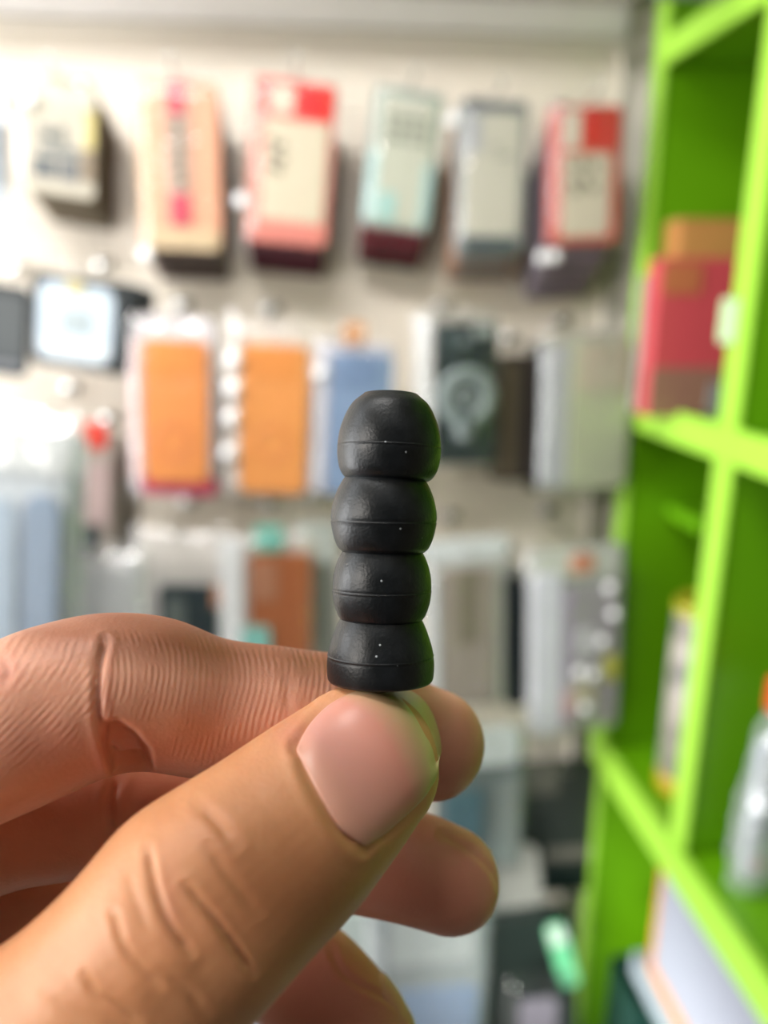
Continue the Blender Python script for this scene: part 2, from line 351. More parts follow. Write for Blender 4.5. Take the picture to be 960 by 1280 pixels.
ring_part(M3, 'magnet_ring', .004, -.105, .018, .0155, -.0026, C('#7f98bb'))
M4 = pack('black phone case with a grey magnetic ring and a white side strip', (520, 400), (624, 404), (618, 582), (518, 580), .772,
     [('backing_card', 0, -.06, 1, 1.02, '#c4bfb6', 2, 8, .003), ('white_side', .0, -.04, .22, .98, '#e6e4e4', 5, 6, .002), ('case_shell', .25, .01, 1.0, .99, '#1b2a2c', 7, 6, .006),
      ('camera_lens', .32, .06, .46, .15, '#56666a', 1, -1, .006), ('camera_lens', .52, .09, .64, .17, '#7e8c8e', 1, -1, .006), ('camera_lens', .34, .18, .46, .26, '#46565a', 1, -1, .006), ('flash_patch', .68, .03, .94, .10, '#9aa4a2', 1, -1, .002)], 8, FILM)
def disc_local(t, px, py, y): return t.matrix_basis.inverted() @ on_y(px, py, y)
q = disc_local(M4, 583, 497, .770)
ring_part(M4, 'magnet_ring', q.x, q.z, .0315, .0168, -.003, C('#8f9c9c')); ring_part(M4, 'inner_ring', q.x, q.z, .0165, .0095, -.003, C('#2c3a3c')); ring_part(M4, 'ring_centre', q.x, q.z, .0088, .0002, -.003, C('#84918f'))
ring_part(M4, 'magnet_bar', q.x-.001, q.z-.036, .0115, .0002, -.0034, C('#7c8a8a')); ring_part(M4, 'magnet_dot', q.x-.001, q.z-.036, .006, .0002, -.0042, C('#b4bebd'))
slab('magnet_notch', q.x-.004, q.x+.004, q.z-.036, q.z-.012, -.0046, -.0034, C('#46585a'), M4, .001)
M5 = pack('brown-black slim packet hanging between the ringed black case and the sage one', (628, 440), (682, 446), (674, 606), (624, 596), .80,
     [('case_shell', 0, 0, 1, 1, '#4a4038', 7, 7, .006), ('dark_edge', .55, .05, .98, .98, '#231d1c', 1.5, 0, .003), ('tan_band', .02, .05, .28, .95, '#6a5c4c', 1.5, 0, .003)], 7, None)
behind('slim dark packet between the ringed and sage cases', M5, 3, '#3b332e', .014, -.002, trim='#8b8070')
M6 = pack('sage-grey phone case in a clear pack at the right end of the second row', (682, 420), (788, 424), (782, 616), (672, 612), .775,
     [('backing_card', 0, -.03, 1, 1, '#bcbcae', 2, 7, .006), ('case_shell', .32, .03, 1.0, .98, '#b9bea2', 7, 5, .008), ('camera_plate', .38, .05, .96, .33, '#c2bda6', 1, -2, .006), ('clear_side', 0, .04, .30, .96, '#b8bcc0', 4, 5, .003)], 7, FILM, filmpad=.06)
behind('dark grey packet hanging behind the sage-grey case', M6, 3, '#4e4a46', .014, -.002, trim='#3e3a36')

# --- third row and below
BW = pack('large clear bag of blue-grey cables hanging at the left edge', (-40, 540), (92, 520), (100, 900), (-60, 900), .70,
     [('backing_card', 0, 0.02, 1, 1, '#d4dade', 2, 14, .008), ('cable_bundle', .52, .22, .82, .96, '#8fa6c2', 10, 12, .02), ('cable_bundle', .18, .25, .46, .97, '#b6c8da', 10, 12, .02), ('dark_edge', .88, .15, .95, .9, '#76827f', 5, 12, .003),
      ('paper_header', .1, .0, .9, .16, '#d9dcda', 2, 10, .01)], 14, FILM_HAZE, cat='cable packet', name='cable_packet')
R2 = pack('mauve-grey slim packet with a small red tab at the left', (96, 556), (140, 552), (142, 790), (98, 790), .79,
     [('insert_card', 0, 0, 1, 1, '#a89c92', 3, 6, .003), ('red_tab', .12, -.10, .82, .03, '#dd3a2c', 4, 6, .006), ('mauve_panel', .1, .10, .9, .42, '#b59e9a', 1.5, 3, .003), ('black_panel', .12, .42, .6, .72, '#26353b', 2, 3, .004), ('pale_foot', .3, .74, 1, 1, '#d0d3d6', 2, 3, .003)], 6, None, cat='packet', name='packet')
behind('taupe packet hanging behind the slim red-tabbed one', R2, 3, '#8d8478', .014, 0, trim='#a09588', dx=.006, name='packet')
pack('rumpled white bag hanging just above the index finger', (84, 700), (176, 690), (182, 860), (80, 860), .74,
     [('paper_insert', .05, .03, .95, 1, '#d9dbdf', 4, 8, .01)], 9, FILM_HAZE, cat='packet', name='packet', filmpad=.1)
R3 = pack('clear pack showing a small black case below its white header', (168, 668), (278, 672), (280, 820), (170, 820), .775,
     [('backing_card', 0, 0, 1, 1, '#d6d2cc', 2, 8, .006), ('header', .05, .02, .95, .28, '#e4dfd9', 2, 6, .004), ('case_shell', .26, .40, .94, .99, '#223238', 7, 6, .008), ('grey_lens', .34, .5, .56, .8, '#66706e', 1, -1, .006), ('orange_edge', .88, .38, 1.0, .58, '#c98c6c', 2, -1, .002)], 8, FILM, filmpad=.08)
R4 = pack('rust-brown phone case with teal tabs and a glinting white side, above the index finger', (276, 676), (392, 672), (394, 850), (276, 850), .77,
     [('backing_card', 0, 0, 1, 1, '#c9c2b8', 2, 8, .006), ('white_side', .0, .0, .24, .98, '#f0f3f5', 6, 6, .006), ('case_shell', .30, .10, .97, .99, '#a96035', 7, 6, .009), ('camera_plate', .32, .14, .6, .42, '#b0785a', 1, -1, .006),
      ('teal_tab', .36, -.08, .66, .09, '#62bfae', 3, 5, .004), ('teal_tab', .22, .60, .52, .9, '#8accc4', 3, -1.5, .006)], 8, FILM, filmpad=.06)
pack('small white hazy packet with a grey edge beside the brown case', (362, 650), (424, 655), (424, 860), (384, 860), .80,
     [('case_shell', 0, .1, 1, 1, '#9b9f98', 6, 6, .005), ('white_header', .0, 0, 1, .24, '#cfd6d2', 2, 0, .004)], 6, None, cat='packet', name='packet')
R5 = pack('taupe phone case in a clear bag hanging right of the black tips', (532, 690), (632, 684), (632, 882), (536, 884), .775,
     [('backing_card', 0, -.03, 1, 1, '#cfd0cc', 2, 8, .006), ('white_header', -.05, -.06, 1.05, .08, '#dfe4e6', 3, 6, .008), ('case_shell', .18, .12, .86, .99, '#a59a8e', 7, 6, .006), ('olive_strip', .38, .12, .64, .58, '#867e6c', 1, -1, .003), ('white_side', 0, .14, .15, .98, '#dfe3e6', 5, 6, .003)], 8, FILM)
R5b = pack('narrow black packet hanging between the taupe case and the lavender bag', (630, 720), (664, 722), (660, 884), (634, 880), .80,
     [('case_shell', 0, 0, 1, 1, '#1f2c32', 7, 6, .010)], 6, None)
behind('grey packet behind the narrow black one', R5b, 3, '#6f7470', .013, 0, trim='#a4a8a2')
R6 = pack('clear bag with a white and lavender card, orange dot, beside the green shelf', (664, 686), (782, 686), (776, 918), (660, 916), .755,
     [('backing_card', .0, 0, 1, 1, '#ced0cc', 2, 10, .01), ('white_side', .04, .12, .34, .99, '#eceef8', 6, 7, .006), ('lavender_strip', .3, .2, .46, .97, '#c8b8da', 2, 5, .003), ('grey_panel', .44, .2, .96, .95, '#a7a2a8', 3, 6, .004),
      ('header', .05, .02, .95, .16, '#d5dad0', 2, 6, .006), ('orange_dot', .42, .03, .68, .13, '#e49a7e', 2, 4, .01), ('yellow_square', .80, .58, .96, .72, '#c8c84a', 1.5, 3, .003), ('pink_patch', .36, .76, .5, .9, '#e2b4c0', 1.5, 3, .003),
      ('glass_charm', .50, .42, .74, .58, '#d0ced4', 3, 3, .01), ('glass_charm', .46, .72, .72, .84, '#c8bfa6', 3, 3, .01)], 10, FILM, cat='accessory packet', name='accessory_packet', filmpad=.06)
for (fx, fz) in ((.78, .5), (.55, .66), (.7, .68), (.62, .86), (.85, .22), (.9, .36)):  # white balls in place of the bag's sparkles
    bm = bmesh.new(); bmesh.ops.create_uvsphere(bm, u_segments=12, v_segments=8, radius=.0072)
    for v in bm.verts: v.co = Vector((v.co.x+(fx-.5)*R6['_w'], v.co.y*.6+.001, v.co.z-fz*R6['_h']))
    bm_link('glint_bead', bm, mat('glossy_dimple', '#f4f4f6', .12), R6, True)
pack('frosted clear packet with a teal window behind the fingertips', (545, 900), (655, 925), (650, 1090), (545, 1090), .74,
     [('backing_card', 0, .04, 1, 1, '#6b7a78', 2, 8, .006), ('white_header', .05, .0, .95, .26, '#dfe8e8', 3, 6, .012), ('teal_window', .1, .42, .55, .78, '#4f7580', 2, 5, .006), ('pale_side', .7, .36, .98, .98, '#8b9793', 2, 5, .004)], 9, FILM, cat='accessory packet', name='accessory_packet', filmpad=.08)
pack('frosted packet with a blue foot standing out below the middle fingertip', (470, 1140), (606, 1135), (608, 1330), (460, 1330), .70,
     [('backing_card', 0, 0, 1, 1, '#98a6a4', 2, 9, .006), ('white_header', .12, .02, .9, .36, '#cdd8d5', 3, 7, .012), ('blue_foot', .2, .52, .94, 1, '#709ed2', 3, 7, .012), ('dark_gap', .1, .05, .16, .5, '#567270', 2, 6, .003)], 9, FILM_HAZE, cat='accessory packet', name='accessory_packet', filmpad=.08)
pack('pale green frosted packet seen between the thumb and the middle finger', (400, 1125), (482, 1128), (486, 1250), (396, 1250), .78,
     [('insert_card', 0, 0, 1, 1, '#c2d6d0', 3, 6, .006), ('case_shell', .1, .1, .8, .9, '#dbe9e4', 4, 3, .006)], 6, None, cat='accessory packet', name='accessory_packet')
pack('lavender packet at the bottom edge below the ring finger', (290, 1240), (400, 1240), (400, 1400), (290, 1400), .70,
     [('insert_card', 0, 0, 1, 1, '#c3bddc', 3, 6, .006), ('case_shell', .1, .06, .9, .9, '#dcd8ee', 4, 3, .006)], 6, None, cat='accessory packet', name='accessory_packet')
pack('black soft pouch hanging beside the green shelf below the lavender bag', (645, 950), (752, 965), (735, 1120), (640, 1110), .80,
     [('pouch_body', 0, 0, 1, 1, '#2a332e', 16, 16, .02), ('grey_label', .38, .64, .98, .74, '#6a6860', 1.5, 0, .003), ('top_flap', 0, -.06, .5, .2, '#67675e', 3, 0, .006), ('black_foot', .4, .80, 1, 1, '#10201f', 2, 0, .01)], 16, None, cat='pouch', name='pouch')
pack('big charcoal pouch under the pale grey sheet, right of the fingers', (575, 1150), (705, 1130), (735, 1360), (560, 1360), .73,
     [('pouch_body', 0, 0.05, 1, 1, '#26322f', 20, 20, .03)], 20, None, cat='pouch', name='pouch', hk=False)
pack('pale grey folded sheet lying across the charcoal pouch', (612, 1060), (655, 1064), (690, 1165), (600, 1135), .75,
     [('sheet', 0, 0, 1, 1, '#a9aaa4', 2, 2, .015)], 2, None, cat='sheet', name='folded_sheet', hk=False)
pack('mint green plastic tag leaning against the green upright near the bottom', (683, 1160), (703, 1154), (728, 1228), (702, 1240), .70,
     [('tag_body', 0, 0, 1, 1, '#74d49c', 4, 4, .008), ('white_tip', .1, .02, .9, .3, '#cfe8d8', 1, 0, .004)], 4, None, cat='tag', name='plastic_tag', hk=False)

pack('clear crumpled wrapper at the foot of the green upright', (640, 1235), (712, 1228), (712, 1330), (630, 1330), .66,
     [('paper_insert', .2, .2, .8, .9, '#7d7886', 3, 5, .01)], 6, FILM, cat='wrapper', name='wrapper', hk=False, filmpad=.1)

# --- things in the green unit -------------------------------------------------------
sh1, sh2 = Z(-.108), Z(-.530)
def at(v): return Vector(v)
def standing_box(label, x0, x1, yf, depth, z0, h, parts, cat='box', name='carton', film=None):
    t = thing(name, label, cat, ((x0+x1)/2, yf, z0)); w = x1-x0
    for nm, a, b, c, d, col, th, y0 in parts:
        slab(nm, (a-.5)*w, (c-.5)*w, (1-d)*h, (1-b)*h, (y0-th)/1000, y0/1000, C(col), t, .003, .0012)
    if film: 
        o = film_sheet(t, w*1.05, h, w, h, depth, film); o.location = (0, 0, h)
    return t
def xz(x, y, Y): p = on_y(x, y, Y); return p.x, p.z
xa, za = xz(838, 275, .765); xb, _ = xz(965, 275, .765)
standing_box('tan cardboard carton on the upper green shelf behind the pink-red bag', xa, min(xb, XB-.012), .745, .03, sh1, za-sh1,
     [('carton_body', 0, 0, 1, 1, '#c98a4c', 30, 30), ('upper_panel', .02, .02, .98, .2, '#d39a55', 1, 0), ('brown_foot', .02, .70, .9, .98, '#a06b50', 1, 0)])
xa, za = xz(826, 322, .69); xb, _ = xz(934, 322, .69)
standing_box('pink-red bag with a pale foot on the upper green shelf', xa, xb, .69, .02, sh1, za-sh1,
     [('bag_body', 0, 0, 1, 1, '#d9525a', 22, 22), ('gold_corner', .04, .03, .5, .22, '#c8764c', 1, 0), ('mauve_foot', .0, .68, .98, .99, '#a07462', 1.2, 0), ('grey_foot', .72, .78, 1.0, 1.0, '#8f9498', 1.5, -1.3)], 'bag', 'snack_bag')
xa, za = xz(796, 345, .735); xb, _ = xz(832, 345, .735)
standing_box('slim grey and white packet standing left of the pink-red bag', xa, xb, .715, .02, sh1, za-sh1,
     [('packet_body', 0, 0, 1, 1, '#a8a49a', 12, 12), ('mauve_top', .05, .0, .5, .35, '#9c6a70', 1, 0), ('dark_foot', .0, .66, 1, 1, '#2b3a28', 1, 0)], 'packet', 'packet')
# decorated tin
xa, za = xz(848, 752, .70); xb, _ = xz(915, 752, .70)
tin = thing('tin_can', 'round tin with a grey patterned side and yellow rims in the lower green compartment', 'tin', ((xa+xb)/2, .70, sh2))
_, zb = xz(850, 900, .66)
R = (xb-xa)/2; H = za-sh2
def lathe(name, prof, m, parent, n=40, org=(0, 0, 0), close=False):
    bm = bmesh.new(); rings = []
    for r, z in prof: rings.append([bm.verts.new((org[0]+r*math.cos(2*math.pi*k/n), org[1]+r*math.sin(2*math.pi*k/n), org[2]+z)) for k in range(n)])
    pr = list(zip(rings, rings[1:]))+([(rings[-1], rings[0])] if close else [])
    for a, b in pr:
        for k in range(n): bm.faces.new((a[k], a[(k+1) % n], b[(k+1) % n], b[k]))
    if not close: bm.faces.new(rings[0]); bm.faces.new(rings[-1])
    return bm_link(name, bm, m, parent, True)
pat = mat('tin_pattern', '#a09a92', .4)
nt = pat.node_tree; vo = nt.nodes.new('ShaderNodeTexVoronoi'); vo.inputs['Scale'].default_value = 34
cr = nt.nodes.new('ShaderNodeValToRGB'); cr.color_ramp.elements[0].color = lin('#2c3230'); cr.color_ramp.elements[1].color = lin('#a39c92'); cr.color_ramp.elements[1].position = .6
tcc = nt.nodes.new('ShaderNodeTexCoord'); nt.links.new(tcc.outputs['Object'], vo.inputs['Vector']); nt.links.new(vo.outputs['Distance'], cr.inputs[0]); nt.links.new(cr.outputs[0], nt.nodes['Principled BSDF'].inputs['Base Color'])
zr = zb-sh2 if zb-sh2 > .02 else .02
lathe('tin_body', [(R*.96, .002), (R*.96, H-.012)], pat, tin)
lathe('bottom_rim', [(R*.97, 0), (R, .003), (R, .018), (R*.965, .022)], C('#c9a820'), tin)
lathe('lid', [(R*.97, H-.014), (R, H-.012), (R, H-.003), (R*.95, H), (R*.9, H-.002)], C('#b8b428'), tin)
# small red and white bottle on L3 board
p = on_y(858, 1000, .63); p = ray(846, 992); s_ = (sh2-CAMZ)/p.z; p = CO+p*s_
bt = thing('small_bottle', 'small white bottle with a red cap on the lowest green shelf beside the divider', 'bottle', (p.x+.004, p.y, sh2))
lathe('bottle_body', [(.007, 0), (.0085, .002), (.0085, .022), (.006, .027)], C('#f0ece6'), bt, 20)
lathe('cap', [(.006, .027), (.008, .028), (.008, .048), (.007, .05)], C('#e8442c'), bt, 20)
# big clear bag with orange clip, standing on the lowest board in front of the divider
d = ray(935, 1110); p = CO+d*((sh2-CAMZ)/d.z)
bagY = p.y
pa = on_y(912, 1100, bagY); pb = on_y(1040, 870, bagY)
bag = thing('clear_bag', 'puffy clear plastic bag with an orange-red clip at the right edge', 'bag', ((pa.x+pb.x)/2, bagY, sh2))
bw, bh = pb.x-pa.x, pb.z-sh2
bm = bmesh.new(); nx, nz = 14, 24
for side in (1, -1):
    V = []
    for j in range(nz+1):
        row = []
        for i in range(nx+1):
            u, v = i/nx, j/nz; e = min(1, min(u, 1-u)*5)**.5*min(1, min(v+.05, 1-v)*5)**.5
            wv = bw*(.45+.55*min(1, (1-v)*1.6))
            row.append(bm.verts.new(((u-.5)*wv+rnd.uniform(-.002, .002), -side*(.001+.022*e)+rnd.uniform(-.003, .003), bh*v*.98+.001)))
        V.append(row)
    for j in range(nz):
        for i in range(nx): bm.faces.new((V[j][i], V[j][i+1], V[j+1][i+1], V[j+1][i]))
bm_link('bag_film', bm, FILM_HAZE, bag, True)
slab('inner_card', -bw*.36, bw*.36, .01, bh*.8, -.006, .006, C('#c6cdd6'), bag, .01)
slab('dark_print', -bw*.2, bw*.2, bh*.3, bh*.62, -.008, -.0062, C('#5e6d7c'), bag, .006)
slab('pink_print', -bw*.3, -bw*.1, bh*.12, bh*.2, -.008, -.0062, C('#e0b0bc'), bag, .004)
slab('clip', -bw*.30, bw*.30, bh*.93, bh*1.10, -.008, .008, C('#f0502c'), bag, .005)
# white carton with an orange edge under the lowest board
wt = on_x(829, 1084, .38); wb = on_x(808, 1200, .38)
cb = thing('white_carton', 'large white carton with orange edges under the lowest green shelf', 'box', (.38, wt.y, wb.z))
hh = Z(-.5665)-wb.z
w0 = C('#a4a9b8')
box('carton_body', (0.0, -.50, 0.0), (.26, 0, hh), w0, cb, .002)
box('edge_strip', (-.002, -.50, -.004), (.26, 0, .010), C('#f0a468'), cb, .001)
box('edge_strip', (-.002, -.001, 0.0), (.02, .005, hh), C('#e8963c'), cb, .001)
slab('lid_line', 0, 1e-3, 0, 1e-3, -.0005, 0, w0, cb) if False else None
# grey ledge under the carton
lg = ubox('counter_shelf', (XS+.004, .10, wb.z-.034), (XB, wt.y+.03, wb.z-.0045), mat('grey_laminate', '#8c98a0', .45))
# dark green crate on the bottom behind the carton
box_d = thing('dark_teal_crate', 'dark teal crate at the bottom of the green unit behind the white carton', 'crate', (.40, .70, Z(-1.0)))
q1 = on_y(790, 1195, .785)
hh2 = q1.z-Z(-1.0)
bm = bmesh.new()
for lo, hi in (((0, 0, 0), (.28, .088, .004)), ((0, 0, 0), (.004, .088, hh2)), ((.276, 0, 0), (.28, .088, hh2)), ((0, 0, 0), (.28, .004, hh2)), ((0, .084, 0), (.28, .088, hh2)), ((-.004, -.004, hh2-.012), (.284, 0, hh2))):
    add_box(bm, lo, hi)
bm_link('crate_body', bm, C('#1f4f48'), box_d)
# grey-white thing on top shelf
tp = on_y(835, 8, .70)
gb = thing('grey_box', 'pale grey box on the topmost green shelf at the upper edge', 'box', (tp.x, .66, Z(.2405)))
slab('box_body', -.02, .14, 0, .09, -.03, .03, C('#8f979a'), gb, .003); slab('box_lid', -.022, .142, .09, .10, -.032, .032, C('#a9b0b2'), gb, .003)
slab('dark_case', 0, 0, 0, 0, 0, 0, w0, gb) if False else None
db = thing('black_case', 'black case behind the pale grey box on the topmost green shelf', 'case', (.43, .75, Z(.2405)))
slab('case_body', -.03, .22, 0, .22, -.02, .025, C('#1c2a24'), db, .006); slab('latch', .08, .11, .08, .10, -.024, -.0202, C('#555f5a'), db, .002)
# pale box painted in as a mint glint on the divider's edge
tg = on_x(925, 402, XS-.006)
t = thing('edge_glint', 'painted pale mint sticker on the front edge of the green upright', 'highlight', (XS-.0035, .62, tg.z))
box('highlight', (-.003, -.012, -.018), (0, .012, .018), C('#c8f0b8'), t, .001)

# ------------------------------------------------------------------ silicone tips
M_rub = bpy.data.materials.new('black_silicone'); M_rub.use_nodes = True
nt = M_rub.node_tree; b = nt.nodes['Principled BSDF']; L = nt.links.new
b.inputs['Specular IOR Level'].default_value = .33
tc = nt.nodes.new('ShaderNodeTexCoord')
n1 = nt.nodes.new('ShaderNodeTexNoise'); n1.inputs['Scale'].default_value = 2600; n1.inputs['Detail'].default_value = 4
n2 = nt.nodes.new('ShaderNodeTexNoise'); n2.inputs['Scale'].default_value = 420; n2.inputs['Detail'].default_value = 5
vo = nt.nodes.new('ShaderNodeTexVoronoi'); vo.inputs['Scale'].default_value = 420
for q in (n1, n2, vo): L(tc.outputs['Object'], q.inputs['Vector'])
lt = nt.nodes.new('ShaderNodeMath'); lt.operation = 'LESS_THAN'; lt.inputs[1].default_value = .05; L(vo.outputs['Distance'], lt.inputs[0])
sc = nt.nodes.new('ShaderNodeSeparateColor'); L(vo.outputs['Color'], sc.inputs[0])
gt = nt.nodes.new('ShaderNodeMath'); gt.operation = 'GREATER_THAN'; gt.inputs[1].default_value = .72; L(sc.outputs[0], gt.inputs[0])
mu = nt.nodes.new('ShaderNodeMath'); mu.operation = 'MULTIPLY'; L(lt.outputs[0], mu.inputs[0]); L(gt.outputs[0], mu.inputs[1])
rp = nt.nodes.new('ShaderNodeValToRGB'); rp.color_ramp.elements[0].position = .35; rp.color_ramp.elements[1].position = .75
rp.color_ramp.elements[0].color = (.0035, .005, .006, 1); rp.color_ramp.elements[1].color = (.010, .013, .016, 1); L(n2.outputs['Fac'], rp.inputs[0])
mx = nt.nodes.new('ShaderNodeMix'); mx.data_type = 'RGBA'; mx.inputs[7].default_value = (.38, .42, .45, 1)
L(mu.outputs[0], mx.inputs[0]); L(rp.outputs[0], mx.inputs[6]); L(mx.outputs[2], b.inputs['Base Color'])
mr = nt.nodes.new('ShaderNodeMapRange'); mr.inputs['To Min'].default_value = .30; mr.inputs['To Max'].default_value = .48
L(n2.outputs['Fac'], mr.inputs['Value']); L(mr.outputs[0], b.inputs['Roughness'])
bp = nt.nodes.new('ShaderNodeBump'); bp.inputs['Strength'].default_value = .5; bp.inputs['Distance'].default_value = .00009
L(n1.outputs['Fac'], bp.inputs['Height']); L(bp.outputs[0], b.inputs['Normal'])

def smooth_profile(pts, n=40):
    """pts: (half width px, y px up) -> Catmull-Rom, mm"""
    out = []; P = [np.array(p, float) for p in pts]; P = [2*P[0]-P[1]]+P+[2*P[-1]-P[-2]]
    for i in range(1, len(P)-2):
        for k in range(n//len(pts)+4):
            t = k/(n//len(pts)+4); a, b_, c, d_ = P[i-1:i+3]
            out.append(.5*((2*b_)+(c-a)*t+(2*a-5*b_+4*c-d_)*t*t+(3*b_-a-3*c+d_)*t**3))
    out.append(P[-2]); return out
TD = .095
def tip(label, cx, ybot, tilt, prof, seam, top_open, skirt_flat=False):
    """prof: (half width, height above the rim) in px at the tip's distance (10 px = 1 mm)"""
    k = TD/FPX
    t = thing('ear_tip', label, 'ear tip', cam2w((cx-480)*k, (640-ybot)*k, TD), 'stacked black silicone ear tips')
    t.rotation_euler = (Matrix((RV, UV_, -FV)).transposed().to_3x3() @ Matrix.Rotation(math.radians(-tilt), 3, 'Z') @ Matrix.Rotation(-math.pi/2, 3, 'X')).to_euler()
    ps = smooth_profile(prof); H = prof[-1][1]; out = []
    for hw, y in ps:
        out.append((hw*k, y*k))
    # parting line: a fine raised ridge round the widest belt
    o2 = []
    for r, z in out: o2.append((r, z))
    sz = seam*k
    r_at = float(np.interp(sz, [q[1] for q in out], [q[0] for q in out]))
    o2 = [q for q in o2 if abs(q[1]-sz) > .00026]+[(r_at-.00001, sz-.00024), (r_at+.00001, sz-.00008), (r_at+.000045, sz-.00003), (r_at+.000045, sz+.00002), (r_at-.00004, sz+.00006), (r_at-.00003, sz+.00022)]
    o2.sort(key=lambda q: q[1])
    rt = o2[-1][0]; hole = .0021
    top = [(rt-.00012, o2[-1][1]+.00012), (rt-.0004, o2[-1][1]+.00015), (hole+.0003, o2[-1][1]+.00010), (hole, o2[-1][1]-.0002)]
    stem_end = -.002
    inner = [(hole, o2[-1][1]-.0010), (hole, stem_end*.2), (hole+.0009, stem_end*.2), (hole+.0009, o2[-1][1]-.0014)]
    wall = .0008
    shell = [(max(r-wall, hole+.0012), min(z, o2[-1][1]-.0015)) for r, z in reversed(o2) if z > .0004]
    rim = [(o2[0][0]-wall, .0001), (o2[0][0]-wall*.5, -.00008)]
    prof_all = o2+top+inner+shell+rim
    lathe('cap', prof_all, M_rub, t, 96, close=True)
    # inner stem tube (nozzle sleeve)
    s0 = -.004 if not skirt_flat else -.0085
    return t
TIPS = [
 ('black silicone ear tip, topmost of the stack, with the open flat crown', 485, 600, 2.0, [(51, 0), (56, 4), (61.5, 14), (64.5, 30), (64.5, 44), (62, 62), (56, 80), (47.5, 95), (35, 106)], 41, True, False),
 ('black silicone ear tip, second from the top of the stack', 479, 690, 1.0, [(51, 0), (57, 6), (62, 18), (65.5, 34), (66, 48), (63, 64), (58, 78), (51, 91), (42, 102)], 37, False, False),
 ('black silicone ear tip, third from the top of the stack', 477, 775, .6, [(49, 0), (54, 5), (59, 18), (61.5, 32), (61.5, 48), (59.5, 62), (55, 76), (49.5, 86), (41, 98)], 37, False, False),
 ('black silicone ear tip with a straight wide skirt, lowest of the stack on the fingertips', 475.5, 850, .4, [(64, 0), (66, 4), (67, 16), (66.5, 28), (64.8, 39), (61, 52), (56, 66), (51, 76), (43, 88)], 32, False, True)]
for a in TIPS: tip(*a)

# ------------------------------------------------------------------ hand
def ctrl(pts):
    out = []
    for px, py, d, r, f in pts:
        s = d/FPX; out.append(((px-480)*s, (640-py)*s, d, r*s, r*s*f))
    return np.array(out)                                              # mm
def spline(c, step=.9):
    P = np.vstack([2*c[0]-c[1], c, 2*c[-1]-c[-2]]); out = []
    for i in range(1, len(P)-2):
        a, b_, c_, d_ = P[i-1:i+3]; n = max(3, int(np.linalg.norm(c_[:3]-b_[:3])/step))
        for k in range(n):
            t = k/n; out.append(.5*((2*b_)+(c_-a)*t+(2*a-5*b_+4*c_-d_)*t*t+(3*b_-a-3*c_+d_)*t**3))
    out.append(P[-2]); return np.array(out)
DIG = {
 'thumb': ctrl([(-930, 2080, 112, 170, .6), (-680, 1950, 102, 250, .62), (-420, 1760, 92, 250, .66), (-180, 1560, 82, 225, .75), (0, 1393, 75, 176, .85), (135, 1262, 75, 146, .86), (250, 1137, 78, 141, .86), (340, 1060, 83, 126, .84), (405, 1001, 87.5, 112, .78), (450, 954, 90.5, 99, .72)]),
 'index': ctrl([(-860, 1500, 102, 120, .7), (-620, 1260, 90, 150, .8), (-350, 1090, 82, 130, .95), (-150, 985, 84, 112, 1), (-20, 925, 87, 103, 1), (60, 888, 90, 104, 1), (130, 868, 92.5, 101, 1), (190, 867, 95, 95, .97), (260, 882, 98.5, 87, .95), (340, 895, 102, 86, .95), (400, 905, 105, 89, .95), (450, 908, 107, 86, .92), (505, 922, 109, 74, .9), (540, 930, 110, 68, .88)]),
 'middle': ctrl([(-900, 1580, 104, 120, .7), (-640, 1350, 95, 150, .8), (-380, 1180, 94, 125, .95), (-150, 1075, 98, 92, 1), (0, 1030, 101, 82, 1), (80, 1020, 103, 76, 1), (130, 1013, 104.5, 75, 1), (220, 1020, 107, 70, 1), (330, 1040, 110, 68, .95), (430, 1062, 112, 70, .95), (505, 1080, 112, 69, .92), (560, 1100, 112, 64, .85)]),
 'ring': ctrl([(-900, 1680, 106, 120, .7), (-660, 1440, 105, 140, .8), (-380, 1280, 106, 112, .95), (-150, 1180, 110, 88, 1), (20, 1125, 113, 76, 1), (120, 1130, 116, 72, 1), (230, 1160, 118, 68, 1), (320, 1185, 118, 66, .95), (390, 1228, 116, 68, .92), (445, 1283, 114, 64, .85), (462, 1304, 113.5, 60, .82)]),
 'little': ctrl([(-900, 1780, 110, 110, .7), (-660, 1540, 114, 120, .8), (-400, 1380, 116, 92, .95), (-200, 1250, 116, 80, 1), (-80, 1185, 117, 74, 1), (-50, 1200, 124, 70, 1), (-20, 1260, 130, 64, 1), (0, 1330, 132, 58, 1)]),
 'palm': ctrl([(-1300, 2500, 128, 230, .75), (-1080, 2200, 120, 235, .72), (-940, 1960, 112, 300, .5), (-820, 1700, 106, 360, .42), (-700, 1500, 102, 360, .38), (-600, 1380, 100, 290, .36)]),
}
FR = {}
VD = np.array([0, 0, 1.0])
